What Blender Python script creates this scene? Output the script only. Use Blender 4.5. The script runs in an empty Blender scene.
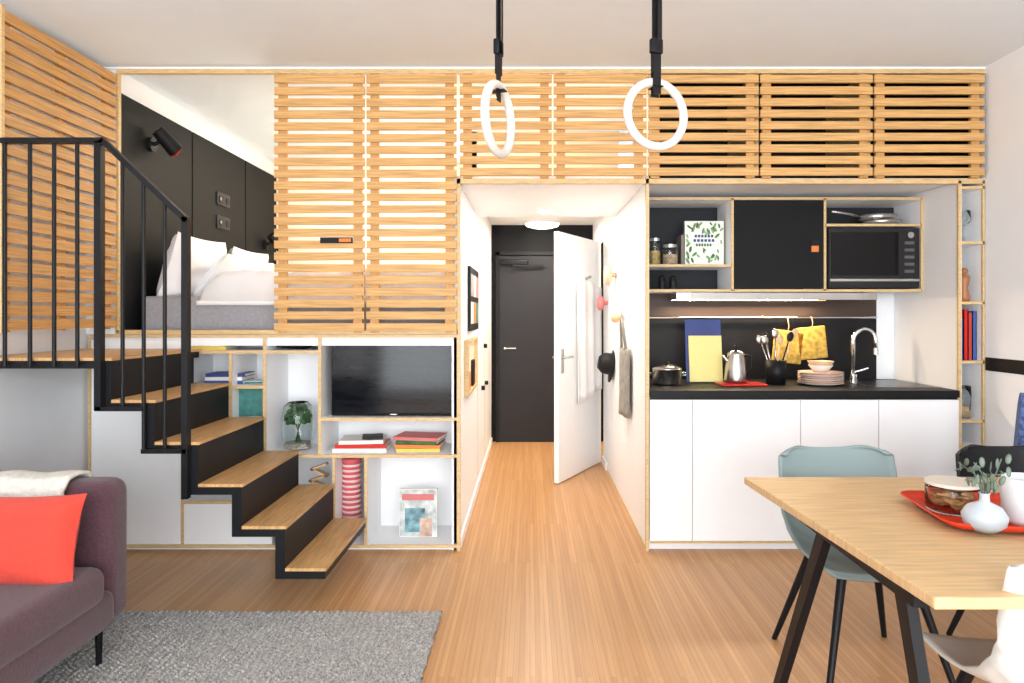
import bpy, bmesh, math, random
from mathutils import Vector, Matrix, Euler, noise as mn
random.seed(7)
F=683.0; CZ=1.38
def X(px,d=4.0): return (px-530)*d/F      # survey: metres from measured photo at real depth d
def Z(py,d=4.0): return CZ-(py-315)*d/F
def lin(c):
    return tuple(((v/255)/12.92 if v/255<=0.04045 else ((v/255+0.055)/1.055)**2.4) for v in c)+(1,)
_m={}
def M(name,col=(200,200,200),rough=.5,metal=0,var=.03,ns=6,st=(1,1,1),bump=0,bs=40,emit=0,trans=0,spec=None,coat=0,sheen=0):
    if name in _m: return _m[name]
    m=bpy.data.materials.new(name); m.use_nodes=True; nt=m.node_tree; N=nt.nodes; L=nt.links
    p=N['Principled BSDF']; c=lin(col)
    tc=N.new('ShaderNodeTexCoord'); mp=N.new('ShaderNodeMapping'); mp.inputs['Scale'].default_value=st
    L.new(tc.outputs['Object'],mp.inputs['Vector'])
    nz=N.new('ShaderNodeTexNoise'); nz.inputs['Scale'].default_value=ns; nz.inputs['Detail'].default_value=5
    L.new(mp.outputs[0],nz.inputs['Vector'])
    cr=N.new('ShaderNodeValToRGB'); cr.color_ramp.elements[0].position=.3; cr.color_ramp.elements[1].position=.7
    cr.color_ramp.elements[0].color=tuple(max(0,x*(1-var*1.6)) for x in c[:3])+(1,)
    cr.color_ramp.elements[1].color=tuple(min(1,x*(1+var)) for x in c[:3])+(1,)
    L.new(nz.outputs['Fac'],cr.inputs[0]); L.new(cr.outputs[0],p.inputs['Base Color'])
    p.inputs['Roughness'].default_value=rough; p.inputs['Metallic'].default_value=metal
    if spec is not None: p.inputs['Specular IOR Level'].default_value=spec
    if trans: p.inputs['Transmission Weight'].default_value=trans; p.inputs['IOR'].default_value=1.3
    if coat: p.inputs['Coat Weight'].default_value=coat
    if sheen: p.inputs['Sheen Weight'].default_value=sheen
    if emit: p.inputs['Emission Color'].default_value=c; p.inputs['Emission Strength'].default_value=emit
    if bump:
        n2=N.new('ShaderNodeTexNoise'); n2.inputs['Scale'].default_value=bs; n2.inputs['Detail'].default_value=3
        L.new(tc.outputs['Object'],n2.inputs['Vector'])
        b=N.new('ShaderNodeBump'); b.inputs['Strength'].default_value=bump; b.inputs['Distance'].default_value=.01
        L.new(n2.outputs['Fac'],b.inputs['Height']); L.new(b.outputs[0],p.inputs['Normal'])
    _m[name]=m; return m

def floor_mat():
    m=bpy.data.materials.new('bamboo_floor'); m.use_nodes=True; nt=m.node_tree; N=nt.nodes; L=nt.links
    p=N['Principled BSDF']; tc=N.new('ShaderNodeTexCoord')
    mp=N.new('ShaderNodeMapping'); mp.inputs['Rotation'].default_value=(0,0,math.pi/2)
    L.new(tc.outputs['Object'],mp.inputs['Vector'])
    br=N.new('ShaderNodeTexBrick'); br.inputs['Scale'].default_value=1
    br.inputs['Brick Width'].default_value=1.9; br.inputs['Row Height'].default_value=.022
    br.inputs['Mortar Size'].default_value=.0006; br.offset=.37
    br.inputs['Color1'].default_value=lin((214,166,116)); br.inputs['Color2'].default_value=lin((198,149,100)); br.inputs['Mortar'].default_value=lin((164,118,76))
    L.new(mp.outputs[0],br.inputs['Vector'])
    m2=N.new('ShaderNodeMapping'); m2.inputs['Scale'].default_value=(70,1.6,1); L.new(tc.outputs['Object'],m2.inputs['Vector'])
    nz=N.new('ShaderNodeTexNoise'); nz.inputs['Scale'].default_value=1; nz.inputs['Detail'].default_value=4; L.new(m2.outputs[0],nz.inputs['Vector'])
    cr=N.new('ShaderNodeValToRGB'); cr.color_ramp.elements[0].position=.3; cr.color_ramp.elements[1].position=.75
    cr.color_ramp.elements[0].color=(.82,.79,.75,1); cr.color_ramp.elements[1].color=(1.0,1.0,1.0,1)
    L.new(nz.outputs['Fac'],cr.inputs[0])
    mx=N.new('ShaderNodeMix'); mx.data_type='RGBA'; mx.blend_type='MULTIPLY'; mx.inputs['Factor'].default_value=1
    L.new(br.outputs['Color'],mx.inputs['A']); L.new(cr.outputs[0],mx.inputs['B']); L.new(mx.outputs['Result'],p.inputs['Base Color'])
    p.inputs['Roughness'].default_value=.36; p.inputs['Specular IOR Level'].default_value=.4
    return m

class B:
    def __init__(s): s.v=[];s.f=[];s.m=[];s.s=[];s.mats=[]
    def add(s,vs,fs,mat,smooth=False):
        if mat not in s.mats: s.mats.append(mat)
        i=s.mats.index(mat); o=len(s.v)
        s.v+= [tuple(v) for v in vs]
        for f in fs: s.f.append([a+o for a in f]); s.m.append(i); s.s.append(smooth)
        return s
    def box(s,x0,x1,y0,y1,z0,z1,mat):
        if x0>x1:x0,x1=x1,x0
        if y0>y1:y0,y1=y1,y0
        if z0>z1:z0,z1=z1,z0
        vs=[(x,y,z) for x in (x0,x1) for y in (y0,y1) for z in (z0,z1)]
        return s.add(vs,[(0,1,3,2),(4,6,7,5),(0,4,5,1),(2,3,7,6),(0,2,6,4),(1,5,7,3)],mat)
    def obox(s,c,size,rot,mat):
        R=Euler(rot).to_matrix(); c=Vector(c)
        vs=[c+R@Vector((sx*size[0]/2,sy*size[1]/2,sz*size[2]/2)) for sx in(-1,1) for sy in(-1,1) for sz in(-1,1)]
        return s.add(vs,[(0,1,3,2),(4,6,7,5),(0,4,5,1),(2,3,7,6),(0,2,6,4),(1,5,7,3)],mat)
    def rbox(s,c,size,r,mat,rot=(0,0,0),seg=3):
        bm=bmesh.new(); bmesh.ops.create_cube(bm,size=1)
        for v in bm.verts: v.co=Vector((v.co.x*size[0],v.co.y*size[1],v.co.z*size[2]))
        bmesh.ops.bevel(bm,geom=bm.edges[:],offset=r,segments=seg,profile=.5,affect='EDGES')
        R=Euler(rot).to_matrix(); c=Vector(c); bm.verts.index_update()
        vs=[c+R@v.co for v in bm.verts]; fs=[[v.index for v in f.verts] for f in bm.faces]; bm.free()
        return s.add(vs,fs,mat,True)
    def cyl(s,p0,p1,r,mat,n=16,r2=None,smooth=True):
        p0=Vector(p0);p1=Vector(p1); r2=r if r2 is None else r2
        d=(p1-p0).normalized(); a=d.orthogonal().normalized(); b=d.cross(a)
        vs=[];
        for p,rr in((p0,r),(p1,r2)):
            for i in range(n):
                t=2*math.pi*i/n; vs.append(p+a*math.cos(t)*rr+b*math.sin(t)*rr)
        s.add(vs,[(i,(i+1)%n,n+(i+1)%n,n+i) for i in range(n)],mat,smooth)
        return s.add(vs,[list(range(n))[::-1],list(range(n,2*n))],mat)
    def lathe(s,prof,c,mat,n=28,rot=None):
        c=Vector(c); R=Euler(rot).to_matrix() if rot else Matrix.Identity(3); vs=[]
        for r,z in prof:
            for i in range(n):
                t=2*math.pi*i/n; vs.append(c+R@Vector((r*math.cos(t),r*math.sin(t),z)))
        fs=[(k*n+i,k*n+(i+1)%n,(k+1)*n+(i+1)%n,(k+1)*n+i) for k in range(len(prof)-1) for i in range(n)]
        return s.add(vs,fs,mat,True)
    def tube(s,pts,r,mat,n=10,closed=False):
        P=[Vector(p) for p in pts]; k=len(P); vs=[]; up=None
        for i,p in enumerate(P):
            if closed: d=(P[(i+1)%k]-P[i-1]).normalized()
            else: d=(P[min(i+1,k-1)]-P[max(i-1,0)]).normalized()
            if up is None: up=d.orthogonal().normalized()
            a=(up-d*up.dot(d)).normalized(); up=a; b=d.cross(a)
            rr=r[i] if isinstance(r,(list,tuple)) else r
            for j in range(n):
                t=2*math.pi*j/n; vs.append(p+a*math.cos(t)*rr+b*math.sin(t)*rr)
        fs=[(i*n+j,i*n+(j+1)%n,((i+1)%k)*n+(j+1)%n,((i+1)%k)*n+j) for i in range(k if closed else k-1) for j in range(n)]
        if not closed: fs+=[list(range(n))[::-1],list(range((k-1)*n,k*n))]
        return s.add(vs,fs,mat,True)
    def ball(s,c,r,mat,sc=(1,1,1),n=16,rot=(0,0,0)):
        R=Euler(rot).to_matrix(); c=Vector(c); vs=[];h=n//2
        for k in range(h+1):
            ph=math.pi*k/h
            for i in range(n):
                t=2*math.pi*i/n
                vs.append(c+R@Vector((r*sc[0]*math.sin(ph)*math.cos(t),r*sc[1]*math.sin(ph)*math.sin(t),r*sc[2]*math.cos(ph))))
        return s.add(vs,[(k*n+i,k*n+(i+1)%n,(k+1)*n+(i+1)%n,(k+1)*n+i) for k in range(h) for i in range(n)],mat,True)
    def prism(s,pts,ext,mat,smooth=False):
        n=len(pts); e=Vector(ext); vs=[Vector(p) for p in pts]+[Vector(p)+e for p in pts]
        return s.add(vs,[list(range(n))[::-1],list(range(n,2*n))]+[(i,(i+1)%n,n+(i+1)%n,n+i) for i in range(n)],mat,smooth)
    def sheet(s,fn,nu,nv,t,mat):
        P=[[Vector(fn(i/nu,j/nv)) for j in range(nv+1)] for i in range(nu+1)]
        vs=[];W=nv+1
        Nn=[]
        for i in range(nu+1):
            for j in range(nv+1):
                a=P[min(i+1,nu)][j]-P[max(i-1,0)][j]; b=P[i][min(j+1,nv)]-P[i][max(j-1,0)]
                n=a.cross(b); n=n.normalized() if n.length>1e-9 else Vector((0,0,1)); Nn.append(n); vs.append(P[i][j])
        K=len(vs); vs+= [vs[q]-Nn[q]*t for q in range(K)]
        fs=[]
        for i in range(nu):
            for j in range(nv):
                a=i*W+j; fs.append((a,a+W,a+W+1,a+1)); fs.append((K+a,K+a+1,K+a+W+1,K+a+W))
        for i in range(nu):
            for j in (0,nv):
                a=i*W+j; fs.append((a,a+W,K+a+W,K+a))
        for j in range(nv):
            for i in (0,nu):
                a=i*W+j; fs.append((a,a+1,K+a+1,K+a))
        return s.add(vs,fs,mat,True)
    def pillow(s,c,size,rot,mat,n=18,puff=1.0,wr=.01,seed=0):
        R=Euler(rot).to_matrix(); c=Vector(c)
        for sg in (1,-1):
            vs=[]
            for i in range(n+1):
                for j in range(n+1):
                    u=2*i/n-1; v=2*j/n-1
                    h=max(0,(1-abs(u)**3.0))*max(0,(1-abs(v)**3.0)); h=h**.5
                    w=mn.noise(Vector((u*2+seed,v*2,sg)))*wr*h
                    vs.append(c+R@Vector((u*size[0]/2*(1-.07*(1-v*v)),v*size[1]/2*(1-.07*(1-u*u)),sg*(size[2]/2*h*puff)+w)))
            s.add(vs,[(i*(n+1)+j,(i+1)*(n+1)+j,(i+1)*(n+1)+j+1,i*(n+1)+j+1) for i in range(n) for j in range(n)],mat,True)
        return s
    def done(s,name,parent=None,bevel=0):
        me=bpy.data.meshes.new(name); me.from_pydata(s.v,[],s.f)
        for m in s.mats: me.materials.append(m)
        for p,i,sm in zip(me.polygons,s.m,s.s): p.material_index=i; p.use_smooth=sm
        bm=bmesh.new(); bm.from_mesh(me); bmesh.ops.recalc_face_normals(bm,faces=bm.faces[:]); bm.to_mesh(me); bm.free()
        o=bpy.data.objects.new(name,me); bpy.context.scene.collection.objects.link(o)
        if parent: o.parent=parent
        if bevel:
            b=o.modifiers.new('b','BEVEL'); b.width=bevel; b.segments=2; b.limit_method='ANGLE'; b.angle_limit=math.radians(50)
        return o
def empty(name,loc=(0,0,0)):
    o=bpy.data.objects.new(name,None); bpy.context.scene.collection.objects.link(o); o.empty_display_size=.1; return o

# ---------------- materials
WHITE=M('white_paint',(247,247,248),.5,var=.006,spec=.35)
WALLW=M('wall_paint',(244,246,249),.8,var=.008,bump=.03,bs=200)
CEIL=M('ceiling_paint',(234,243,251),.9,var=.008,bump=.04,bs=30)
PLY=M('plywood_edge',(216,184,132),.5,var=.14,ns=8,st=(3,3,30))
SLAT=M('pine_slat',(212,166,106),.5,var=.18,ns=5,st=(1,30,30),spec=.3)
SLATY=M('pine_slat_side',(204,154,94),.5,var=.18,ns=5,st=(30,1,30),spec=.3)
TREAD=M('oak_tread',(206,162,108),.4,var=.18,ns=3,st=(30,2,2),spec=.35)
TABLEW=M('oak_table',(214,180,134),.45,var=.12,ns=3,st=(2,28,4),spec=.3)
BLACK=M('black_paint',(18,18,20),.5,var=.1,spec=.25)
BLKM=M('black_metal',(17,18,22),.45,var=.05,spec=.25)
DARKP=M('charcoal_panel',(17,18,21),.6,var=.08,spec=.2)
DOORD=M('charcoal_door',(42,42,47),.55,var=.04,spec=.25)
STEEL=M('steel',(190,188,185),.25,metal=1,var=.04,ns=20)
CHROME=M('chrome',(225,225,228),.08,metal=1,var=.01)
GLASS=M('glass',(245,250,250),.02,trans=1,var=0)
LINEN=M('bed_linen',(242,241,242),.9,var=.02,bump=.2,bs=12)
MATT=M('mattress_grey',(158,156,160),.9,var=.08,ns=60,bump=.2,bs=150)
SOFA=M('sofa_plum_wool',(84,54,64),.95,var=.18,ns=90,bump=.4,bs=260,sheen=.25)
REDF=M('coral_fabric',(216,70,54),.9,var=.06,ns=60,bump=.3,bs=240,sheen=.1)
CREAM=M('cream_throw',(218,215,206),.95,var=.08,ns=40,bump=.6,bs=120)
GREYF=M('grey_cloth',(160,160,158),.9,var=.08,ns=30,bump=.3,bs=120)
TEAL=M('pale_teal_shell',(138,156,157),.5,var=.02,spec=.3)
WSHELL=M('white_shell',(220,221,218),.45,var=.02,spec=.3)
RED=M('red_lacquer',(204,40,30),.35,var=.03,spec=.3); TRAYR=M('orange_red_tray',(212,60,34),.45,var=.03,spec=.25)
NAVY=M('navy',(38,58,125),.5,var=.1); BLUE=M('blue',(60,90,160),.5,var=.1)
YEL=M('yellow',(232,200,90),.6,var=.06); PAPER=M('paper',(240,236,226),.8,var=.04,ns=80,st=(1,1,20))
ORG=M('orange',(226,128,60),.6,var=.05); GREEN=M('leaf_green',(56,104,48),.6,var=.3,ns=25)
SAGE=M('sage_leaf',(104,120,106),.6,var=.2,ns=25); TEALB=M('teal_cover',(56,128,122),.6,var=.25,ns=30)
PINK=M('pink',(214,120,120),.6,var=.05); WOODL=M('light_wood',(218,182,140),.5,var=.08,ns=10,st=(1,1,8))
WARML=M('warm_lamp',(255,222,170),.5,emit=10,var=0); LAMPW=M('lamp_white',(255,244,228),.5,emit=5,var=0); HOODL=M('hood_led',(255,214,150),.5,emit=4,var=0)
YB=-3.0
# ---------------- room shell
b=B(); b.box(-2.62,2.7,YB,7.6,-.06,0,floor_mat()); b.done('floor')
b=B(); b.box(-2.62,2.7,YB,7.6,2.83,2.9,CEIL); b.done('ceiling')
b=B(); b.box(-2.72,-2.6,YB,7.6,0,2.83,WALLW); b.done('wall_left')
b=B(); b.box(2.66,2.76,YB,7.6,0,2.83,WALLW); b.done('wall_right')
b=B(); b.box(2.655,2.66,YB+.2,3.98,Z(370),Z(357),BLACK); b.done('trim_1')
b=B(); b.box(-2.6,-2.588,YB+.2,3.98,0,.07,WHITE); b.done('baseboard_left')
b=B(); b.box(2.648,2.66,YB+.2,3.98,0,.07,WHITE); b.done('baseboard_right')
b=B()
b.box(-2.6,2.66,YB,YB+.12,0,.12,WALLW); b.box(-2.6,2.66,YB,YB+.12,2.7,2.83,WALLW)
for x in (-2.6,2.51): b.box(x,x+.15,YB,YB+.12,.12,2.7,WALLW)
b.done('wall_back')
b=B()
for x in (-2.45,-1.22,0,1.24,2.45): b.box(x,x+.06,YB+.03,YB+.09,.12,2.7,DOORD)
for z in (.12,2.64): b.box(-2.45,2.51,YB+.03,YB+.09,z,z+.06,DOORD)
b.done('window_1')

b=B(); b.box(-2.6,-.462,4.02,6.5,1.20,Z(334),WHITE); b.done('loft_floor')
b=B(); b.box(-2.6,-2.432,4.0,6.5,Z(334),2.83,WALLW); b.done('wall_loft_left')
LW=M('loft_wall',(242,230,210),.8,var=.01)
b=B(); b.box(-2.6,-.462,6.5,6.6,0,2.83,LW); b.done('wall_loft_back')
b=B(); b.box(-.46,-.42,4.01,5.4,0,2.165,WHITE); b.box(-.46,-.42,5.4,7.44,0,2.83,WHITE)
for y in (5.45,6.3,7.0): b.box(-.42,-.4185,y,y+.004,.1,2.1,GREYF)
b.done('wall_corridor_left')
b=B(); b.box(-.46,.70,4.02,5.45,2.166,2.2,WHITE); b.box(-.46,.70,5.4,5.45,2.2,2.83,LW); b.box(-.418,1.9,5.451,7.44,2.361,2.4,WHITE); b.done('ceiling_corridor')
b=B(); b.box(.685,.70,4.01,6.37,0,2.165,WHITE); b.box(.685,.70,6.37,7.3,2.08,2.36,WHITE); b.box(.685,.70,5.45,6.37,2.165,2.36,WHITE)
b.box(.685,.70,7.3,7.44,0,2.36,WHITE); b.done('wall_corridor_right')
b=B(); b.box(-.46,1.9,7.45,7.55,0,2.4,DARKP); b.done('wall_corridor_end')
b=B(); b.box(1.8,1.9,5.5,7.44,0,2.36,LW); b.box(.702,1.8,6.2,6.25,0,2.36,LW); b.done('wall_bathroom')
b=B(); b.box(.67,.684,6.05,6.37,0,.07,WHITE); b.box(-.418,-.406,4.05,7.36,0,.06,WHITE); b.done('baseboard_corridor')
b=B()
b.box(X(457),X(460.5),3.985,4.01,0,2.19,PLY); b.box(X(645.5),X(648.5),3.985,4.01,0,2.19,PLY)
b.box(X(457),X(985),3.985,4.01,Z(184),Z(179),PLY)
b.box(X(118),X(985),3.985,4.01,Z(74),Z(69.5),PLY)
b.box(X(117),X(120),3.985,4.01,Z(333),Z(74),PLY)
b.box(X(118),X(458),3.985,4.02,Z(334),Z(330),PLY)
b.box(.680,.685,4.01,6.05,0,.012,PLY)
b.done('trim_2')
b=B(); b.box(-2.6,2.66,3.99,4.02,Z(69.5),2.83,WHITE); b.done('trim_3')

b=B(); b.box(.70,2.655,4.60,4.62,2.2,2.82,BLACK); b.box(.70,2.655,4.03,4.62,2.19,2.2,BLACK); b.box(.70,.72,4.03,4.62,2.2,2.82,WHITE)
b.box(2.64,2.655,4.03,4.6,2.2,2.82,BLACK); b.box(.72,2.64,4.03,4.6,2.815,2.82,BLACK)
for x in (1.34,2.0): b.box(x-.01,x+.01,4.03,4.6,2.2,2.815,PLY)
b.done('attic_cabinet')

# ---------------- slatted screens
def screen(x0,x1,z0,z1,n,y=3.962,label=False):
    b=B(); p=(z1-z0)/n; h=p*.66
    for i in range(n):
        z=z0+p*(i+.5); b.box(x0+.002,x1-.002,y,y+.018,z-h/2,z+h/2,SLAT)
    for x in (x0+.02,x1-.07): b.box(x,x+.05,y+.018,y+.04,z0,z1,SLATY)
    if label: b.box(x0+.27,x0+.46,y-.004,y,z0+p*7.6,z0+p*8.1,BLACK); b.box(x0+.38,x0+.45,y-.005,y-.004,z0+p*7.7,z0+p*8.0,ORG)
    b.done('slatted_screen')
zt=Z(75); zb=Z(333)
screen(X(276),X(366),zb,zt,22,label=True); screen(X(367.5),X(457.5),zb,zt,22)
zb2=Z(178.5)
for a,c in ((460,552),(553,646),(647,757),(758,870),(871,981)): screen(X(a),X(c),zb2,zt,9)
b=B(); n=22; z0=1.30; z1=Z(75); p=(z1-z0)/n
for i in range(n):
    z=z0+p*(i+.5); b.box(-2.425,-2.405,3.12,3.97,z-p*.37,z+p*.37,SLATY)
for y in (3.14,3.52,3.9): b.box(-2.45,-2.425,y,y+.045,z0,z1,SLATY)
b.box(-2.455,-2.40,3.10,3.12,z0,z1+.01,PLY); b.done('slatted_screen')

# ---------------- headboard, lamps, sockets
b=B()
for y0,y1 in ((4.01,4.865),(4.88,5.775),(5.79,6.49)): b.box(-2.43,-2.41,y0,y1,Z(333)+.002,2.69,DARKP)
b.done('headboard_panel',bevel=.003)
def wlamp(y,z):
    b=B(); b.cyl((-2.41,y,z-.03),(-2.385,y,z-.03),.045,BLACK); b.cyl((-2.385,y,z-.03),(-2.33,y,z),.012,BLACK)
    b.cyl((-2.34,y-.04,z+.05),(-2.27,y+.05,z-.06),.04,BLACK,r2=.05); b.cyl((-2.27,y+.05,z-.06),(-2.266,y+.055,z-.064),.042,RED); b.done('reading_lamp')
wlamp(4.33,2.49); wlamp(6.2,2.05)
for z in (2.28,2.10):
    b=B(); b.rbox((-2.404,5.35,z),(.012,.22,.10),.004,DOORD); 
    for y in (5.29,5.41): b.cyl((-2.398,y,z),(-2.394,y,z),.028,BLACK)
    b.cyl((-2.398,5.29,z),(-2.392,5.29,z),.012,STEEL); b.done('wall_socket')

# ---------------- bed
bed=empty('bed'); zf=Z(334)
b=B(); b.rbox((-1.43,4.98,zf+.115),(1.90,1.62,.225),.03,MATT); b.done('mattress',bed)
def duv(u,v):
    x=-2.02+u*1.53; y=4.13+v*1.68
    e=min(v,1-v)*1.68; h=min(1,e/.10)**.5*.15 if e>0 else 0
    eu=min(1,u*1.6/.12)**.5
    z=zf+.235+h*eu+.05*mn.noise(Vector((x*3.5,y*3.5,0)))*min(1,e*8)+.02*mn.noise(Vector((x*11,y*9,2)))*min(1,e*8)
    if v<.02: z=zf+.20
    return (x,y,z)
b=B(); b.sheet(duv,70,70,.03,LINEN); b.done('duvet',bed)
b=B(); b.pillow((-2.25,4.56,zf+.42),(.44,.66,.19),(0,math.radians(-72),0),LINEN,wr=.05,seed=1)
b.pillow((-2.13,4.80,zf+.36),(.40,.62,.19),(0,math.radians(-52),.06),LINEN,wr=.05,seed=4)
b.pillow((-2.25,5.35,zf+.42),(.42,.66,.19),(0,math.radians(-70),0),LINEN,wr=.05,seed=7)
b.pillow((-2.10,5.38,zf+.36),(.40,.64,.19),(0,math.radians(-50),-.05),LINEN,wr=.05,seed=9)
b.done('pillows',bed)

# ---------------- storage shelving
b=B(); T=.009
def V(px,y0,y1,dep=.36): 
    x=X(px); b.box(x-T,x+T,3.996,4.0+dep,Z(y1),Z(y0),WHITE); b.box(x-T,x+T,3.99,3.996,Z(y1),Z(y0),PLY)
def H(py,p0,p1,dep=.36):
    z=Z(py); b.box(X(p0),X(p1),3.997,4.0+dep,z-T,z+T,WHITE); b.box(X(p0),X(p1),3.989,3.997,z-T,z+T,PLY)
b.box(X(90),X(457),4.36,4.38,0.03,Z(336),WHITE)
V(90,337,546); V(183,352,546); V(231,352,456); V(265,337,502); V(320,337,456); V(366,456,546); V(334,456,546); b.box(X(457)-.0,X(457)-.02,4.01,4.36,0,Z(337),WHITE)
H(336,90,457); H(352,183,320); H(387,183,265); H(419,320,457); H(456,231,457); H(502,183,334); H(546,90,457)
b.box(X(92),X(181.5),3.992,4.01,Z(544),Z(340),WHITE)
b.box(X(184.5),X(272),3.992,4.01,Z(544),Z(503.5),WHITE)
b.box(X(90),X(457),4.02,4.05,0,Z(547),WHITE)
b.done('storage_shelving')

# ---------------- television
b=B(); x0,x1=X(331,4.03),X(456,4.03); z0,z1=Z(419)+.012,Z(341,4.03)
b.rbox(((x0+x1)/2,4.055,(z0+z1)/2+.003),(x1-x0,.04,z1-z0),.006,M('tv_bezel',(16,16,18),.3,spec=.3))
SCR=M('tv_screen',(20,23,28),.10,var=.4,ns=5,st=(1,1,6),spec=.26)
b.box(x0+.008,x1-.008,4.033,4.036,z0+.02,z1-.006,SCR)
b.box((x0+x1)/2-.02,(x0+x1)/2+.02,4.032,4.035,z0+.008,z0+.013,STEEL); b.box(x0+.2,x1-.2,4.07,4.12,z0-.002,z0+.05,BLACK); b.done('television')

# ---------------- books
def book_h(b,x,y,z,w,d,h,mat,rot=0):
    b.obox((x,y,z+h/2),(w-.004,d-.006,h*.7),(0,0,rot),PAPER)
    for zz in (z+h*.07,z+h*.93): b.obox((x,y,zz),(w,d,h*.14),(0,0,rot),mat)
    b.obox((x+math.sin(rot)*d/2,y-math.cos(rot)*d/2,z+h/2),(w,.004,h),(0,0,rot),mat)
def book_v(b,x,y,z,t,d,h,mat):
    b.box(x+.003,x+t-.003,y+.004,y+d-.004,z+.003,z+h-.003,PAPER)
    b.box(x,x+.003,y,y+d,z,z+h,mat); b.box(x+t-.003,x+t,y,y+d,z,z+h,mat); b.box(x,x+t,y,y+.004,z,z+h,mat)
sz=lambda py: Z(py)+T
b=B(); book_h(b,X(209,4.1),4.14,sz(352),.24,.17,.022,YEL); book_h(b,X(209,4.1),4.14,sz(352)+.022,.2,.16,.02,PAPER); b.done('books')
b=B(); z=sz(387); book_h(b,X(226,4.1),4.15,z,.23,.17,.022,BLUE); book_h(b,X(226,4.1),4.15,z+.022,.22,.17,.022,PAPER); book_h(b,X(227,4.1),4.15,z+.044,.23,.17,.02,NAVY,.05); b.done('books')
b=B(); zz=Z(419)
b.box(X(233)+.0,X(263),4.02,4.34,zz-.016,zz,WHITE); b.box(X(233),X(263),4.012,4.02,zz-.016,zz,PLY)
b.obox((X(249,4.12),4.12,zz+.105),(.15,.045,.205),(0,0,.25),TEALB); b.obox((X(249,4.12)+.004,4.12,zz+.106),(.146,.037,.209),(0,0,.25),PAPER); b.done('teal_book_on_shelf')
b=B(); z=sz(456)
for i,(m,w) in enumerate(((PAPER,.32),(RED,.30),(PAPER,.26))): book_h(b,X(363,4.15),4.16,z+i*.024,w,.2,.022,m,.05*i)
b.obox((X(372,4.1),4.12,z+.085),(.12,.09,.018),(0,0,.2),BLACK); b.done('books')
b=B()
for i,(m,w) in enumerate(((YEL,.26),(ORG,.27),(GREEN,.25),(PINK,.28))): book_h(b,X(420,4.15),4.17,z+i*.022,w,.2,.02,m,-.06*i)
b.done('books')
b=B(); z=sz(546)
MAGC=M('magazine_cover',(206,212,210),.5,var=.35,ns=14)
b.box(X(399,4.14),X(437,4.14),4.14,4.16,z,Z(489,4.14),PAPER); b.box(X(399,4.14)+.004,X(437,4.14)-.004,4.136,4.14,z+.005,Z(489,4.14)-.005,MAGC)
b.box(X(402,4.14),X(434,4.14),4.134,4.136,Z(500,4.14),Z(494,4.14),PINK); b.box(X(405,4.14),X(425,4.14),4.134,4.136,Z(532,4.14),Z(508,4.14),M('cover_blue',(120,160,170),.5,var=.5,ns=20)); b.box(X(420,4.14),X(432,4.14),4.133,4.136,Z(536,4.14),Z(518,4.14),M('cover_skin',(214,180,160),.5,var=.3,ns=20)); b.done('framed_magazine')
b=B(); zz=sz(546); SW=M('cup_white',(236,206,204),.5); SP=M('cup_coral',(218,98,104),.5)
b.lathe([(0,0),(.05,0),(.05,.10),(0,.10)],(X(351,4.15),4.16,zz),M('pink_base',(230,190,188),.5),24)
for i in range(12):
    z_=zz+.10+i*.031; b.lathe([(0,0),(.054,0),(.057,.018)],(X(351,4.15),4.16,z_),SP,24); b.lathe([(.057,.018),(.059,.022),(.061,.031),(0,.031)],(X(351,4.15),4.16,z_),SW if i<11 else SP,24)
b.done('stack_of_cups')
b=B(); x=X(321,4.15); z=sz(502)
pts=[(-.05,0),(.05,.03),(-.04,.07),(.055,.10),(-.03,.14),(.05,.17)]
for i in range(5):
    p,q=pts[i],pts[i+1]; L_=math.hypot(q[0]-p[0],q[1]-p[1]); a=math.atan2(q[1]-p[1],q[0]-p[0])
    b.obox((x-.02+(p[0]+q[0])/2,4.15,z+.012+(p[1]+q[1])/2),(L_+.015,.05,.014),(0,-a,0),WOODL)
b.done('wooden_zigzag_sculpture')
b=B(); b.tube([(X(275,4.1),4.12,sz(352)+.02),(X(290,4.1),4.12,sz(352)+.022),(X(302,4.1),4.12,sz(352)+.03),(X(311,4.1),4.12,sz(352)+.035)],[.006,.018,.03,.022],BLACK); b.done('handheld_torch')
b=B(); cx,cy,z=X(298,4.17),4.17,sz(456)
b.lathe([(0,.002),(.06,.002),(.088,.03),(.096,.09),(.096,.2),(.085,.26),(.06,.285),(.058,.28),(.082,.257),(.092,.2),(.092,.09),(.084,.034),(.058,.007),(0,.007)],(cx,cy,z),GLASS)
b.cyl((cx,cy,z+.009),(cx,cy,z+.04),.078,M('soil_pebbles',(190,180,165),.9,var=.4,ns=80),24)
for i in range(90):
    a=random.random()*6.28; r=random.random()**.5*.072; h=.15+random.random()*.12*(1-(r/.09)**2)+.01
    b.ball((cx+r*math.cos(a),cy+r*math.sin(a),z+h),.016,GREEN,(1,1,.5),8,(random.random(),random.random(),0))
for i in range(8):
    a=i*.8; b.tube([(cx+.02*math.cos(a),cy+.02*math.sin(a),z+.03),(cx,cy,z+.11),(cx+.03*math.cos(a+2),cy+.03*math.sin(a+2),z+.19)],.0025,GREEN,5)
b.done('plant_terrarium')

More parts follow.
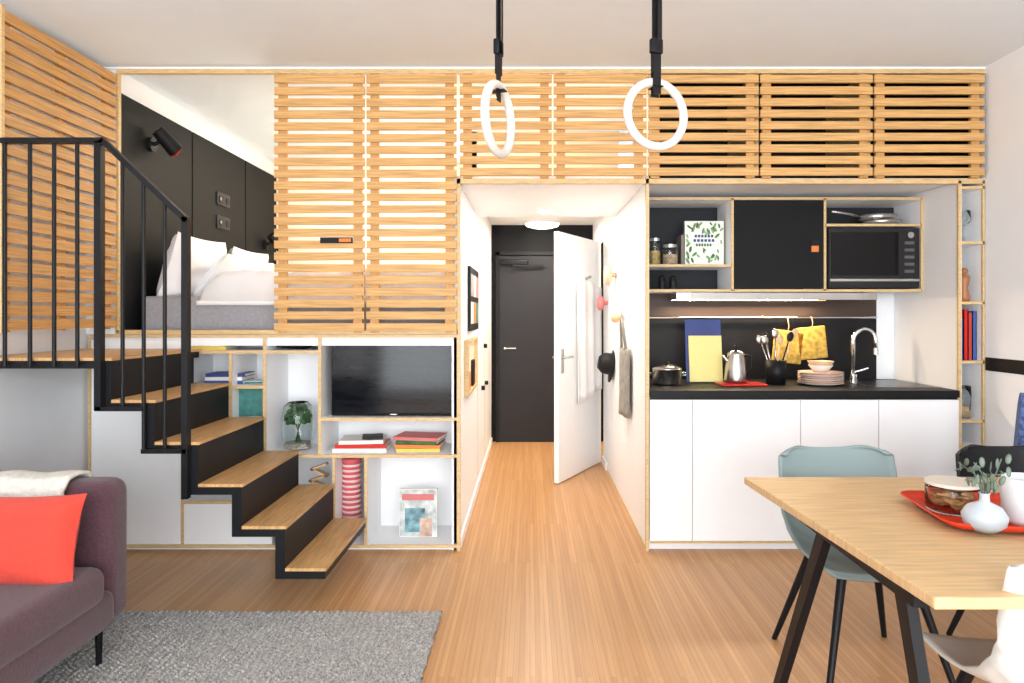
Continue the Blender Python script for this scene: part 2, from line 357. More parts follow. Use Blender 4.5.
# ---------------- staircase
SD=3.13; SB=3.90
b=B(); pl=.042
xr=[X(280-43.5*k,SD) for k in range(5)]
zt_=[Z(570-42.1*k,SD) for k in range(6)]
RT=.045
for k in range(5):
    xl=xr[k]-RT/2; xrt=X(325,SD) if k==0 else xr[k-1]+RT/2
    b.box(xl,xrt,SD,SB,zt_[k]-pl,zt_[k]-.006,BLKM)
    b.box(xl+RT+.001,xrt+.006,SD-.002,SB,zt_[k]-.006,zt_[k]+.008,TREAD)
    b.box(xr[k]-RT/2,xr[k]+RT/2,SD,SB,zt_[k]-.006,zt_[k+1]-pl,BLKM)
b.box(-2.59,xr[4]+RT/2,SD,SB+.06,zt_[5]-pl,zt_[5]-.006,BLKM)
b.box(-2.59,xr[4]+RT/2+.006,SD-.002,SB+.08,zt_[5]-.006,zt_[5]+.008,TREAD)
b.done('staircase')
b=B(); yr=SD-.020
def bar(px0,py0,px1,py1,r): b.cyl((X(px0,SD),yr,Z(py0,SD)),(X(px1,SD),yr,Z(py1,SD)),r,BLKM,10)
def flat(p0,p1,w,h):
    a=Vector((X(p0[0],SD),yr,Z(p0[1],SD))); c=Vector((X(p1[0],SD),yr,Z(p1[1],SD))); d=c-a
    b.obox((a+c)/2,(d.length+w*.4,.035,h),(0,-math.atan2(d.z,d.x),0),BLKM)
flat((-5,142),(106,142),.03,.024); flat((106,142),(189,221),.03,.024); flat((188,219),(188,496),.03,.028); flat((102,144),(102,408),.03,.03)
for px in (8,33,57,80): bar(px,142,px,366,.009)
for px,pb in ((125,406),(146,450),(167,450)): bar(px,142+(px-106)*.952,px,pb,.009)
flat((100,408),(146,408),.02,.02); flat((146,450),(189,450),.02,.02); 
b.done('stair_railing')

# ---------------- corridor contents
b=B()
b.box(-.33,.42,7.415,7.448,0,2.02,DOORD)
for x0,x1,z0,z1 in ((-.37,-.33,0,2.07),(.42,.46,0,2.07),(-.37,.46,2.03,2.07)): b.box(x0,x1,7.40,7.448,z0,z1,BLACK)
b.rbox((-.17,7.39,1.95),(.3,.05,.06),.01,BLKM); b.obox((-.02,7.36,1.91),(.34,.02,.02),(0,0,.12),BLKM)
b.cyl((-.27,7.415,1.02),(-.27,7.36,1.02),.012,STEEL); b.cyl((-.27,7.36,1.02),(-.15,7.36,1.02),.01,STEEL)
b.done('door_1')
hx,hy=.645,6.39; ex,ey=.215,5.56
ang=math.atan2(ey-hy,ex-hx); Ld=math.hypot(ex-hx,ey-hy)
door=empty('door_2')
def D(l,o,z): return (hx+math.cos(ang)*l-math.sin(ang)*o, hy+math.sin(ang)*l+math.cos(ang)*o, z)
b=B(); b.obox(D(Ld/2,0,1.035),(Ld,.04,2.05),(0,0,ang),WHITE)
for sgn in (1,-1):
    b.cyl(D(Ld-.07,0,1.03),D(Ld-.07,sgn*.06,1.03),.011,STEEL); b.cyl(D(Ld-.07,sgn*.06,1.03),D(Ld-.19,sgn*.06,1.03),.010,STEEL)
    b.obox(D(Ld-.07,sgn*.022,1.0),(.045,.006,.2),(0,0,ang),STEEL)
b.done('leaf',door)
def towel(u,v):
    l=.06+.56*u*(1-.05*v); o=.050+.014*math.sin(u*19)*(.4+v)
    return D(l,o,1.66+.05*u-(.95+.15*u)*v-.07*abs(u-.5)*(1-v))
b=B(); b.sheet(towel,30,16,.006,LINEN); b.cyl(D(.37,.021,1.70),D(.37,.07,1.72),.012,STEEL); b.done('bath_towel')
b=B()
for y,z,r,m in ((5.42,Z(275,5.42),.085,M('knob_beige',(206,178,152),.5)),(6.0,Z(303,6.0),.065,PINK),(4.95,Z(318,4.95),.035,WOODL)):
    b.lathe([(.02,0),(.018,.03),(r*.7,.038),(r,.055),(r*.95,.08),(r*.6,.095),(0,.10)],(.684,y,z),m,rot=(0,-math.pi/2,0))
b.done('coat_hooks')
b=B()
def tote(u,v): 
    return (.655-.02*math.sin(u*math.pi)*(.5+v)-.006*math.sin(u*14),4.55+.42*u,Z(348,4.77)-.46*v)
b.sheet(tote,16,12,.012,M('canvas_tote',(150,146,138),.95,var=.15,ns=20,bump=.3))
b.tube([(.655,4.66,Z(348,4.77)-.01),(.64,4.72,Z(325,4.77)),(.64,4.77,Z(314,4.77)),(.64,4.82,Z(325,4.77)),(.655,4.88,Z(348,4.77)-.01)],.010,M('canvas_tote'),6)
b.done('tote_bag')
b=B(); b.lathe([(0,.10),(.05,.1),(.085,.06),(.09,.0),(.15,-.01),(.15,-.02),(.08,-.015),(0,-.01)],(.66,5.62,Z(364,5.62)),BLACK,rot=(0,math.radians(-80),0)); b.done('hat')
b=B(); xw=-.419
b.box(xw-.0,xw+.02,4.58,5.3,Z(331,4.6),Z(266,4.6),BLACK)
for i in range(2):
    for j in range(3): b.box(xw+.02,xw+.022,4.62+j*.23,4.80+j*.23,1.32+i*.19,1.47+i*.19,(PAPER,ORG,TEALB,GREYF,PAPER,PINK)[i*3+j])
b.done('picture_frame')
b=B()
b.box(xw,xw+.03,4.35,5.1,.86,.88,PLY); b.box(xw,xw+.03,4.35,5.1,1.2,1.22,PLY); b.box(xw,xw+.03,4.35,4.37,.88,1.2,PLY); b.box(xw,xw+.03,5.08,5.1,.88,1.2,PLY)
b.box(xw,xw+.004,4.37,5.08,.88,1.2,M('nook_warm',(235,215,190),.6)); b.box(xw+.004,xw+.02,4.5,4.6,.88,1.0,ORG); b.box(xw+.004,xw+.02,4.8,4.95,.88,1.06,BLACK)
b.done('wall_niche_shelf')
b=B()
for y,z in ((6.2,1.1),(6.35,.75),(5.9,.75)): b.cyl((xw,y,z),(xw+.03,y,z),.02,BLACK)
b.done('cabinet_knobs')
b=B(); b.cyl((.11,5.1,2.15),(.11,5.1,2.165),.06,WHITE,24); b.cyl((.11,5.1,2.146),(.11,5.1,2.15),.045,WARML,24); b.done('downlight')
b=B(); b.lathe([(0,-.05),(.1,-.045),(.17,-.025),(.18,0),(0,0)],(.13,7.22,2.345),LAMPW); b.cyl((.13,7.22,2.340),(.13,7.22,2.36),.19,WHITE,28); b.done('ceiling_lamp')

# ---------------- kitchen
kit=B(); xl,xr_=.703,X(957)-.001
kit.box(xl,xr_,4.0,4.695,.06,.90,WHITE)
kit.box(xl,xr_,4.03,4.06,0,.06,WHITE); kit.box(xl,xr_,3.99,4.0,.045,.062,PLY)
ed=[649,691.5,799,877,957]
for a,c in zip(ed[:-1],ed[1:]): kit.box(X(a)+.002,X(c)-.002,3.978,3.998,.064,.885,WHITE)
kit.box(xl,xr_,3.995,4.0,.06,.90,BLACK)
kit.box(xl,xr_,3.97,4.682,.90,.94,BLACK)
kit.done('kitchen_base_cabinet')
b=B(); b.box(.702,2.655,4.70,4.74,0,2.165,WALLW); b.done('wall_kitchen_back')
b=B(); b.box(.702,2.655,4.02,4.69,2.167,2.185,WHITE); b.done('ceiling_niche')
b=B(); b.box(X(958),2.53,4.0,4.695,0,2.165,WHITE); b.box(X(957),X(960),3.985,4.0,.60,2.165,PLY); b.box(2.53,2.655,4.01,4.03,0,.59,WHITE); b.done('wall_niche_side')
b=B(); b.box(.704,X(877,4.68),4.685,4.699,.94,Z(318,4.67),BLACK)
b.box(.704,X(877,4.68),4.685,4.699,Z(318,4.67),1.535,M('bronze_panel',(70,56,48),.45,spec=.3))
b.tube([(.706,4.655,Z(317.5,4.655)),(X(877,4.655),4.655,Z(317.5,4.655))],.008,CHROME,10)
for px in (660,740,800,872): b.cyl((X(px,4.655),4.655,Z(317.5,4.655)),(X(px,4.655),4.686,Z(317.5,4.655)),.006,CHROME,8)
for px in (704,712): b.box(X(px,4.68)-.02,X(px,4.68)+.02,4.680,4.685,1.02,1.06,DOORD)
b.done('backsplash')
UD=4.35; b=B()
ux0,ux1=.704,X(922,UD); uz0,uz1=Z(291,UD),Z(198,UD)
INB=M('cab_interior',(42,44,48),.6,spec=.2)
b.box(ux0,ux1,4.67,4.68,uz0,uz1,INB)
def uv(px,m=WHITE): x=X(px,UD); b.box(x-.008,x+.008,UD+.004,4.67,uz0,uz1,m); b.box(x-.008,x+.008,UD-.003,UD+.004,uz0,uz1,PLY)
def uh(py,p0,p1): z=Z(py,UD); b.box(max(ux0,X(p0,UD)),X(p1,UD),UD+.004,4.67,z-.008,z+.008,WHITE); b.box(max(ux0,X(p0,UD)),X(p1,UD),UD-.003,UD+.004,z-.008,z+.008,PLY)
b.box(ux0,X(647.5,UD),UD-.003,4.67,uz0,uz1,WHITE); uv(732.5); uv(825); uv(922)
uh(198.5,640,922); uh(290.5,640,922); uh(265.5,640,732); uh(225,825,922)
b.box(X(734.5,UD),X(823.5,UD),UD-.004,UD+.012,Z(288.5,UD),Z(200.5,UD),DARKP)
b.box(X(811,UD),X(818,UD),UD-.014,UD-.004,Z(252,UD),Z(246,UD),ORG); b.box(X(811,UD),X(818,UD),UD-.012,UD-.004,Z(246,UD),Z(240,UD),BLACK)
b.done('kitchen_upper_cabinet')
b=B(); b.box(X(676,4.4),X(876,4.4),4.38,4.64,uz0-.055,uz0-.010,STEEL); b.box(X(690,4.4),X(860,4.4),4.375,4.38,uz0-.05,uz0-.012,M('hood_front',(176,172,168),.4,metal=.3)); b.box(X(720,4.4),X(840,4.4),4.61,4.62,uz0-.056,uz0-.055,HOODL); b.done('range_hood')
b=B(); mx0,mx1=X(828,4.34),X(920,4.34); mz0,mz1=uz0+.016,Z(227.5,4.34)
b.rbox(((mx0+mx1)/2,4.50,(mz0+mz1)/2),(mx1-mx0,.31,mz1-mz0),.008,BLACK)
b.box(mx0+.005,mx1-.005,4.335,4.345,mz0+.005,mz1-.005,M('mw_front',(32,32,34),.4,spec=.3)); b.box(mx0+.02,mx1-.14,4.33,4.336,mz0+.08,mz1-.03,M('mw_glass',(12,12,14),.1,spec=.3))
b.box(mx0+.01,mx1-.01,4.328,4.336,mz0+.045,mz0+.06,STEEL)
for i in range(5): b.box(mx1-.10,mx1-.04,4.331,4.336,mz0+.10+i*.045,mz0+.118+i*.045,M('mw_btn',(90,90,92),.4))
b.cyl((mx1-.07,4.336,mz1-.05),(mx1-.07,4.315,mz1-.05),.02,STEEL); b.done('microwave')
b=B(); zp=Z(225,UD)+.009
b.lathe([(0,0),(.10,0),(.13,.035),(.133,.035),(.102,-.0),(0,.003)],(X(880,4.5),4.5,zp),STEEL); b.lathe([(0,.038),(.10,.038),(.13,.07),(.133,.07),(.1,.035)],(X(876,4.5),4.5,zp),STEEL)
b.tube([(X(868,4.45),4.5,zp+.06),(X(850,4.45),4.45,zp+.075),(X(832,4.4),4.4,zp+.085)],.008,STEEL); b.done('frying_pans')
def jar(name,x,y,z,r,h,fill,lid):
    b=B(); b.lathe([(0,0),(r,0),(r,h*.9),(r*.9,h),(r*.86,h),(r*.95,h*.89),(r*.95,.004),(0,.004)],(x,y,z),GLASS,20)
    b.cyl((x,y,z+.005),(x,y,z+h*.6),r*.93,fill,20); b.cyl((x,y,z+h),(x,y,z+h+.02),r*.95,lid,20); b.done(name)
zs=Z(265.5,UD)+.009
jar('storage_jar',X(655,4.45),4.45,zs,.036,.155,M('pasta',(224,190,120),.7,var=.3,ns=60),STEEL); jar('storage_jar',X(670,4.42),4.42,zs,.05,.11,M('spice',(200,170,140),.8,var=.4,ns=60),STEEL)
b=B(); kx0,kx1=X(685,4.46),X(724,4.46)
b.box(kx0,kx1,4.46,4.49,zs,Z(221,4.46),M('cookbook_cover',(232,236,226),.5,var=.03))
kw=kx1-kx0; kh=Z(221,4.46)-zs
KALES=[M('kale_dark',(62,112,66),.6,var=.4,ns=40),M('kale_light',(140,176,120),.6,var=.3,ns=40),M('kale_mid',(96,150,90),.6,var=.4,ns=40)]
rr=random.Random(5)
for i in range(60):
    u=rr.uniform(.06,.94); v=rr.uniform(.06,.94)
    if .2<u<.8 and .38<v<.74: continue
    a=rr.uniform(-.9,.9)
    b.ball((kx0+u*kw,4.459,zs+v*kh),rr.uniform(.007,.012),KALES[i%3],(.75,.06,1.9),8,(0,a,0))
for i,(t0,t1) in enumerate(((.25,.75),(.22,.78),(.28,.70))):
    z_=zs+kh*(.66-.10*i); n_=6
    for j in range(n_):
        xa=kx0+kw*(t0+(t1-t0)*j/n_); b.box(xa,xa+kw*(t1-t0)/n_*.68,4.457,4.46,z_-kh*.03,z_+kh*.03,NAVY if i<2 else GREEN)
book_v(b,kx0-.028,4.46,zs,.025,.12,.2,M('bookgrey',(120,110,100),.5)); b.done('cookbook')
zl=uz0+.009+.001
for px in (662,673):
    b=B(); b.cyl((X(px,4.45),4.45,zl),(X(px,4.45),4.45,zl+.06),.024,BLACK); b.ball((X(px,4.45),4.45,zl+.075),.022,BLACK); b.done('salt_shaker')
zc=.941
b=B(); x,y=X(667,4.32),4.32
b.lathe([(0,0),(.085,0),(.09,.01),(.09,.095),(.094,.098),(.09,.105),(.06,.12),(.015,.128),(0,.128)],(x,y,zc),STEEL); b.ball((x,y,zc+.14),.014,BLACK)
for s_ in(-1,1): b.tube([(x+s_*.088,y,zc+.07),(x+s_*.12,y,zc+.075),(x+s_*.12,y,zc+.06),(x+s_*.088,y,zc+.055)],.005,STEEL,6)
b.done('cooking_pot')
b=B(); x0,x1=X(687,4.42),X(723,4.42)
a=math.radians(8)
b.obox(((x0+x1)/2,4.46,zc+.205),(x1-x0,.012,.41),(-a,0,0),NAVY); b.obox(((x0+x1)/2+.008,4.437,zc+.155),(x1-x0-.02,.012,.30),(-a,0,0),M('yellow_cover',(240,226,146),.6,var=.03)); b.done('standing_magazines')
b=B(); x,y=X(741,4.27),4.27
b.rbox((x,y,zc+.007),(.28,.17,.012),.005,RED); b.done('red_trivet_tray')
b=B(); x,y=X(737,4.28),4.30
b.lathe([(0,0),(.068,0),(.072,.02),(.064,.10),(.052,.17),(.054,.18),(.04,.195),(.01,.205),(0,.205)],(x,y,zc+.014),STEEL,24); b.ball((x,y,zc+.235),.014,BLACK)
b.cyl((x-.052,y,zc+.15),(x-.085,y,zc+.185),.014,STEEL,10,r2=.008)
b.tube([(x+.05,y,zc+.185),(x+.095,y,zc+.18),(x+.10,y,zc+.11),(x+.07,y,zc+.06)],.009,BLACK,8); b.done('kettle')
b=B(); x,y=X(776,4.36),4.36
b.lathe([(0,0),(.06,0),(.065,.15),(.06,.15),(.055,.01),(0,.01)],(x,y,zc),BLACK)
for i,(dx,dy,m) in enumerate(((-.09,.0,STEEL),(-.05,.03,BLACK),(-.01,-.02,STEEL),(.03,.02,WOODL),(.08,0,BLACK),(.11,.02,WOODL),(-.07,-.03,STEEL))):
    b.tube([(x+dx*.2,y,zc+.05),(x+dx,y+dy,zc+.25+.02*(i%3))],.005,m,6); b.ball((x+dx*1.15,y+dy,zc+.28+.02*(i%3)),.028,m,(.8,.25,1.2),10,(0,dx*3,0))
b.done('utensil_holder')
QY=M('quilted_yellow',(230,184,84),.85,var=.3,ns=30,bump=.4,bs=60)
for px,py,r in ((789,347,.12),(813,343,-.1)):
    b=B(); b.rbox((X(px,4.62),4.640,Z(py,4.62)),(.2,.02,.22),.009,QY,(0,r,0)); b.tube([(X(px,4.62),4.64,Z(py,4.62)+.10),(X(px,4.62)+.01,4.645,Z(py,4.62)+.14),(X(px,4.62),4.65,Z(317.5,4.655)+.008)],.003,WOODL,6); b.done('pot_holder')
b=B(); x,y=X(822,4.28),4.3
for i in range(6):
    b.lathe([(0,0),(.08,0),(.135,.014),(.137,.018),(.08,.006),(0,.006)],(x,y,zc+i*.013),(M('plate_cream',(234,222,208),.35),M('plate_pink',(224,184,172),.35))[i%2])
b.lathe([(0,.078),(.04,.08),(.075,.125),(.072,.125),(.038,.085),(0,.085)],(x,y,zc),M('plate_cream')); b.lathe([(0,.1),(.05,.1),(.08,.15),(.077,.15),(.048,.105),(0,.105)],(x,y,zc),M('bowl_tan',(214,176,140),.4)); b.done('stacked_plates')
b=B(); x,y=X(853,4.5),4.5; pts=[(x,y,zc),(x,y,zc+.27)]
for i in range(1,12):
    t=math.pi*i/11; pts.append((x+.07-.07*math.cos(t),y-.02*i/11,zc+.27+.075*math.sin(t)))
pts.append((pts[-1][0],pts[-1][1],zc+.2))
b.tube(pts,.014,CHROME,12); b.cyl((x,y,zc),(x,y,zc+.05),.026,CHROME); b.cyl((x,y,zc+.06),(x+.09,y-.02,zc+.09),.009,CHROME); b.cyl((pts[-1][0],pts[-1][1],zc+.22),(pts[-1][0],pts[-1][1],zc+.18),.018,CHROME); b.done('kitchen_faucet')
b=B(); b.box(X(858,4.3),X(925,4.3),4.12,4.55,zc,zc+.004,STEEL); b.box(X(862,4.3),X(921,4.3),4.15,4.52,zc+.004,zc+.005,M('sink_dark',(70,70,70),.3,metal=.8)); b.done('kitchen_sink')
b=B(); cx0,cx1=2.532,2.655
b.box(cx0,cx1,4.27,4.285,.6,2.165,WHITE)
for py in (188,243,303,362,421,447):
    z=Z(py); b.box(cx0,cx1,4.0,4.27,z-.008,z+.008,WHITE); b.box(X(960),cx1,3.985,4.0,z-.008,z+.008,PLY)
b.box(cx1-.012,cx1,4.0,4.27,.6,2.165,WHITE); b.box(cx1-.012,cx1,3.985,4.0,.6,2.165,PLY); b.done('niche_column_shelf')
sz4=lambda py: Z(py)+.009
b=B(); b.lathe([(0,0),(.03,0),(.008,.01),(.006,.09),(.04,.13),(.035,.19),(.033,.19),(.037,.13),(0,.1)],(2.585,4.07,sz4(243)),GLASS); b.done('wine_glass')
b=B(); b.lathe([(0,0),(.03,0),(.032,.03),(.02,.08),(.03,.13),(.03,.15),(.012,.16),(.022,.18),(.012,.2),(0,.2)],(2.575,4.05,sz4(303)),M('mill_wood',(170,110,66),.4,var=.1)); b.done('pepper_mill')
b=B()
for i,(m,h) in enumerate(((NAVY,.24),(RED,.3),(M('bookred2',(190,60,50),.5),.28),(BLUE,.29))): book_v(b,2.535+i*.026,4.03,sz4(362),.024,.18,h,m)
b.done('books')
b=B(); b.lathe([(0,0),(.035,0),(.035,.05),(.04,.12),(.038,.19),(.035,.19),(.036,.12),(.031,.05),(0,.01)],(2.585,4.07,sz4(421)),GLASS); b.cyl((2.585,4.07,sz4(421)+.008),(2.585,4.07,sz4(421)+.07),.029,WOODL); b.done('glass_carafe')

# ---------------- gymnastic rings
def ring(cx,cy,cz,R,r,rotz,tilt):
    e=empty('gymnastic_ring'); b=B(); pts=[]
    Rm=Euler((0,tilt,rotz),'XYZ').to_matrix()
    for i in range(48):
        t=2*math.pi*i/48; pts.append(Vector((cx,cy,cz))+Rm@Vector((R*math.cos(t),0,R*math.sin(t))))
    b.tube(pts,r,M('ring_white',(216,212,205),.45,var=.03,ns=30,spec=.3),14,True)
    b.done('ring_body',e)
    b=B(); zt=cz+R
    b.obox((cx,cy-r-.003,zt+.0),(.03,.003,.09),(0,0,rotz),BLACK); b.obox((cx,cy+r+.003,zt),(.03,.003,.09),(0,0,rotz),BLACK)
    b.obox((cx,cy,zt-r-.003),(.03,.05,.003),(0,0,rotz),BLACK)
    b.obox((cx,cy,zt+.075),(.033,.012,.08),(0,0,rotz),BLACK)
    b.rbox((cx,cy-.004,zt+.12),(.045,.02,.05),.005,BLKM,(0,0,rotz))
    b.obox((cx,cy,(zt+.1+2.83)/2),(.028,.006,2.83-zt-.1),(0,0,rotz),BLACK)
    b.obox((cx+.012,cy-.004,(zt+.1+2.83)/2),(.026,.003,2.83-zt-.1),(0,0,rotz+.5),BLACK)
    b.obox((cx,cy,2.82),(.06,.06,.02),(0,0,0),BLKM)
    b.done('strap',e)
ring(X(656,2.3),2.3,Z(114.5,2.3),.108,.0145,.35,.0)
ring(X(498.5,2.2),2.2,Z(119.5,2.2),.109,.0145,math.radians(70),0.0)

# ---------------- rug
RUGM=M('grey_rug',(180,178,175),.98,var=.38,ns=120,bump=.8,bs=180)
b=B()
def rugf(u,v):
    x=-2.45+u*2.04; y=1.2+v*1.93
    h=.014*abs(math.sin(x*math.pi/.028+2.2*mn.noise(Vector((x*9,y*9,0)))))*abs(math.sin(y*math.pi/.02+2*mn.noise(Vector((y*8,x*8,3)))))
    return (x,y,.014+h)
b.sheet(rugf,340,340,.013,RUGM); b.done('woven_rug')

# ---------------- sofa
sofa=empty('sofa')
b=B(); b.rbox((-2.08,1.72,.245),(.94,1.9,.15),.04,SOFA); b.done('base',sofa)
b=B()
b.rbox((-2.0,2.18,.36),(.80,.84,.15),.05,SOFA,seg=5); b.rbox((-2.0,1.30,.36),(.80,.84,.15),.05,SOFA,seg=5); b.done('seat_cushions',sofa)
b=B(); b.rbox((-2.10,2.71,.45),(.95,.16,.56),.055,SOFA,seg=6); b.done('far_arm',sofa)
b=B(); b.rbox((-2.10,.76,.45),(.95,.16,.56),.055,SOFA,seg=6); b.done('near_arm',sofa)
b=B(); b.rbox((-2.49,1.72,.46),(.18,1.76,.60),.06,SOFA,seg=5); b.done('backrest',sofa)
b=B()
for x,y in ((-1.68,2.66),(-2.45,2.66),(-1.68,.8),(-2.45,.8)): b.cyl((x,y,.0),(x,y,.19),.010,BLKM,12,r2=.016)
b.done('legs',sofa)
b=B()
prof=[(2.612,.50),(2.606,.62),(2.612,.70),(2.65,.745),(2.71,.755),(2.77,.745),(2.805,.70),(2.812,.60),(2.812,.45)]
def thr(u,v):
    t=v*(len(prof)-1); i=min(int(t),len(prof)-2); f=t-i
    y=prof[i][0]*(1-f)+prof[i+1][0]*f; z=prof[i][1]*(1-f)+prof[i+1][1]*f
    return (-2.52+u*.74,y-.02*(1-v),z+.004+.005*math.sin(u*20+v*3))
b.sheet(thr,30,32,.014,CREAM); b.done('throw_blanket')
b=B(); b.pillow((-1.875,2.46,.565),(.50,.33,.17),(math.radians(76),0,.03),REDF,n=24,wr=.02); b.done('coral_cushion')

# ---------------- dining table
te=empty('dining_table')
b=B()
b.prism([(X(744,2.7),2.70,.712),(2.56,2.70,.712),(2.56,1.545,.712),(X(935,1.545),1.545,.712)],(0,0,.028),TABLEW)
b.done('tabletop',te,bevel=.004)
b=B()
def leg(p0,p1,w=.05,t=.028):
    a=Vector(p0);c=Vector(p1);d=(c-a)
    dn=d.normalized(); sx=Vector((1,0,0)); sy=dn.cross(sx).normalized(); sx=sy.cross(dn)
    vs=[];
    for p,ww in ((a,w),(c,w*.75)):
        for sa,sb in ((-1,-1),(1,-1),(1,1),(-1,1)): vs.append(p+sx*sa*t/2+sy*sb*ww/2)
    b.add(vs,[(0,1,2,3),(7,6,5,4),(0,4,5,1),(1,5,6,2),(2,6,7,3),(3,7,4,0)],BLKM)
for x in (.93,2.45):
    leg((x,2.14,.712),(x-.05,2.45,0)); leg((x,1.70,.712),(x+.02,1.50,0)); b.box(x-.02,x+.02,1.62,2.3,.685,.711,BLKM)
b.box(.93,2.45,1.88,1.93,.68,.711,BLKM)
b.done('trestle_legs',te)

# ---------------- chairs
def chair(cx,cy,rot,mat):
    e=empty('dining_chair')
    R=Matrix.Rotation(rot,3,'Z'); C=Vector((cx,cy,0))
    path=[(-.235,.425),(-.22,.445),(-.12,.438),(0,.430),(.10,.430),(.17,.450),(.215,.51),(.235,.60),(.25,.70),(.262,.79),(.268,.81)]
    def sh(u,v):
        t=v*(len(path)-1); i=min(int(t),len(path)-2); f=t-i
        y=path[i][0]*(1-f)+path[i+1][0]*f; z=path[i][1]*(1-f)+path[i+1][1]*f
        s_=2*u-1
        w=.225+.02*math.sin(v*math.pi)+.012*max(0,v-.5)*2
        k=abs(2*v-1); w*=(1-max(0,(k-.85)/.15)**2*.12) 
        bt=max(0,min(1,(v-.3)/.4)); up=math.exp(-((v-.52)/.2)**2)
        z+=.10*up*abs(s_)**3+ .02*s_*s_
        y-= (.09*bt)*abs(s_)**2.4
        z-= .04*max(0,(v-.8)/.2)*abs(s_)**6
        return C+R@Vector((s_*w,y,z))
    b=B(); b.sheet(sh,22,40,.010,mat); b.done('shell',e)
    b=B()
    for sx in (-1,1):
        for sy,tp in ((-1,-.13),(1,.12)):
            p=C+R@Vector((sx*.13,tp,.425)); q=C+R@Vector((sx*.24,sy*.24,0)); b.cyl(q,p,.011,BLKM,12,r2=.018)
    for a_,c_ in (((-.14,-.13),(.14,.12)),((.14,-.13),(-.14,.12))):
        b.cyl(C+R@Vector((a_[0],a_[1],.408)),C+R@Vector((c_[0],c_[1],.408)),.012,BLKM)
    b.done('legs',e)
chair(1.29,2.68,0.04,TEAL); chair(2.04,2.70,-.03,M('black_shell',(26,27,30),.5,spec=.25)); chair(1.35,1.75,math.pi-.02,WSHELL)

# ---------------- things on table
zt0=.7405
b=B()
def tray(u,v):
    a=u*2*math.pi; r=v
    rx=.34*r; ry=.20*r
    n=9; c,s_=math.cos(a),math.sin(a)
    k=(abs(c)**n+abs(s_)**n)**(-1/n)
    x=rx*c*k; y=ry*s_*k; z=.004+.022*max(0,(v-.86)/.14)**2
    th=-.12
    return (1.575+x*math.cos(th)-y*math.sin(th),2.13+x*math.sin(th)+y*math.cos(th),zt0+.005+z)
b.sheet(tray,96,14,.005,TRAYR); b.done('serving_tray')
zr=zt0+.011
b=B(); x,y=1.355,2.19
b.lathe([(0,0),(.072,0),(.078,.01),(.078,.075),(.074,.085),(.071,.085),(.074,.074),(.074,.012),(0,.006)],(x,y,zr),GLASS)
CK=M('cookie',(198,146,92),.9,var=.3,ns=70)
for i in range(14):
    a=i*2.4; b.ball((x+.035*math.cos(a),y+.035*math.sin(a),zr+.018+.003*i),.030,CK,(1,1,.28),12,(.4*math.sin(i),.4*math.cos(i*2),0))
b.cyl((x,y,zr+.086),(x,y,zr+.096),.079,M('jar_lid_pale',(222,214,200),.4),28); b.done('cookie_jar')
CER=M('white_ceramic',(226,228,230),.3,var=.01)
b=B(); x,y=1.325,1.99
b.lathe([(0,0),(.03,0),(.055,.02),(.06,.045),(.045,.07),(.014,.085),(.012,.105),(.016,.11),(.009,.11),(.008,.09),(0,.08)],(x,y,zr),M('vase_grey_blue',(186,195,204),.35))
for i in range(5):
    a=i*1.3; tip=Vector((x+.06*math.cos(a)-.01,y+.05*math.sin(a),zr+.17+.012*i)); bs=Vector((x,y,zr+.09))
    b.tube([bs,(bs+tip)/2+Vector((.01,0,.02)),tip],.0018,SAGE,5)
    for j in range(7):
        p=bs.lerp(tip,.3+.11*j); b.ball(p+Vector((.018*math.cos(j*2.1),.012*math.sin(j*2),.006)),.016,SAGE,(1,.5,.14),8,(random.random()*2,random.random()*2,random.random()*3))
b.done('eucalyptus_vase')
b=B(); x,y=1.50,2.05
b.lathe([(0,0),(.06,0),(.072,.02),(.075,.12),(.07,.14),(.066,.14),(.07,.12),(.066,.02),(0,.01)],(x,y,zr),CER)
b.tube([(x+.074,y,zr+.11),(x+.11,y,zr+.10),(x+.11,y,zr+.05),(x+.074,y,zr+.04)],.007,CER,8); b.done('ceramic_pitcher')
b=B(); IB=M('patterned_blue',(80,104,160),.8,var=.6,ns=40)
pts=[]
for t in range(0,13): 
    a=math.pi*t/12; pts.append((.13*math.cos(a),.16*math.sin(a)))
out=[(-.16,-1.0),(.16,-1.0)]+[(q[0],q[1]) for q in pts]
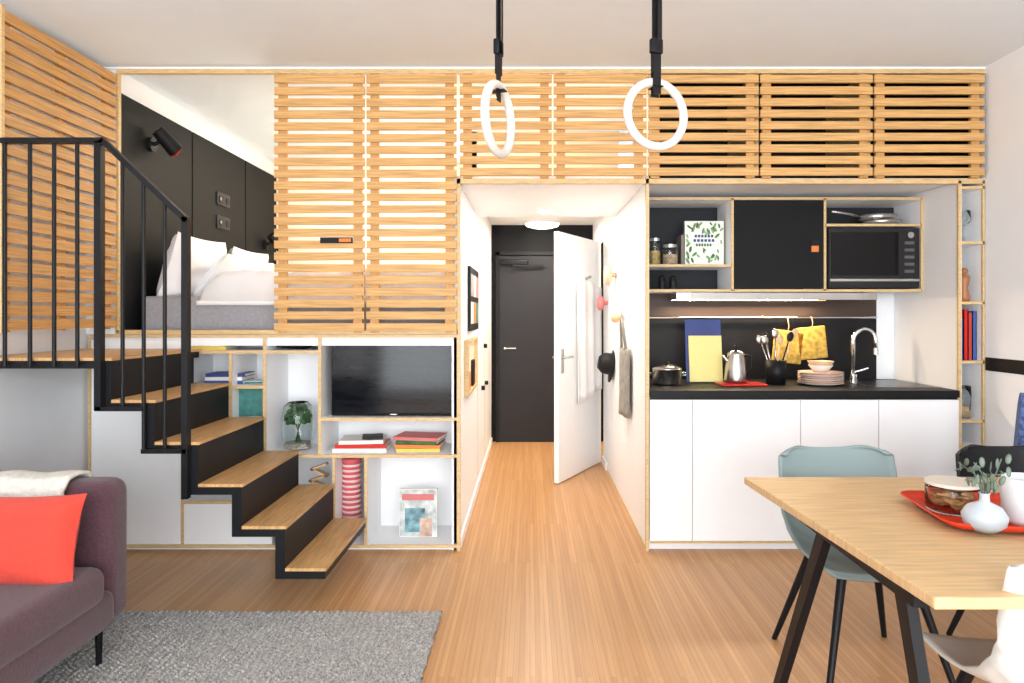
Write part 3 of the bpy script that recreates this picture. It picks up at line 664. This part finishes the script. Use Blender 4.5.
b.prism([(2.50+q[0]*.5+ .08*(q[1])/1.0,3.45+q[0]*.8,.0+(q[1]+1.0)*.85) for q in out],(-.02,.02,0),IB); b.done('ironing_board')

# ---------------- lights
def area(name,loc,rot,sx,sy,e,col=(1,.85,.68)):
    l=bpy.data.lights.new(name,'AREA'); l.shape='RECTANGLE'; l.size=sx; l.size_y=sy; l.energy=e; l.color=col
    o=bpy.data.objects.new(name,l); o.location=loc; o.rotation_euler=rot; bpy.context.scene.collection.objects.link(o); return o
for x in (-.2,.25):
    b=B(); b.box(x,x+.3,4.8,4.84,2.201,2.215,WARML); b.done('strip_light')
area('attic_lamp',(.13,4.7,2.78),(0,0,0),.9,.5,8,(1,.76,.48))
area('loft_lamp',(-1.2,5.6,2.8),(0,0,0),1.2,1.2,42,(1,.87,.69))
area('corridor_lamp',(.13,5.0,2.14),(0,0,0),.3,.9,24,(1,.90,.76))
area('corridor_end_lamp',(.13,6.8,2.28),(0,0,0),.3,.3,22,(1,.9,.76))
area('bathroom_lamp',(1.3,6.9,2.3),(0,0,0),.4,.4,24,(1,.85,.65))
area('hood_lamp',((X(690)+X(860))/2,4.60,uz0-.062),(math.radians(-20),0,0),1.0,.03,13,(1,.76,.5))
w=bpy.data.worlds.new('sky'); bpy.context.scene.world=w; w.use_nodes=True
bg=w.node_tree.nodes['Background']; bg.inputs[0].default_value=(.92,.965,1,1); bg.inputs[1].default_value=11.2
pl_=bpy.data.lights.new('window_portal','AREA'); pl_.shape='RECTANGLE'; pl_.size=4.96; pl_.size_y=2.58; pl_.cycles.is_portal=True
po=bpy.data.objects.new('window_portal',pl_); po.location=(.03,YB+.06,1.41); po.rotation_euler=(math.radians(90),0,0); bpy.context.scene.collection.objects.link(po)

# ---------------- camera
cam=bpy.data.cameras.new('cam'); cam.lens=24.0; cam.sensor_width=36; cam.shift_x=-18/1024; cam.shift_y=-26.5/1024; cam.clip_start=.05
co=bpy.data.objects.new('camera',cam); co.location=(0,0,CZ); co.rotation_euler=(math.radians(90),0,0); bpy.context.scene.collection.objects.link(co)
bpy.context.scene.camera=co
bpy.context.scene.view_settings.view_transform='Standard'
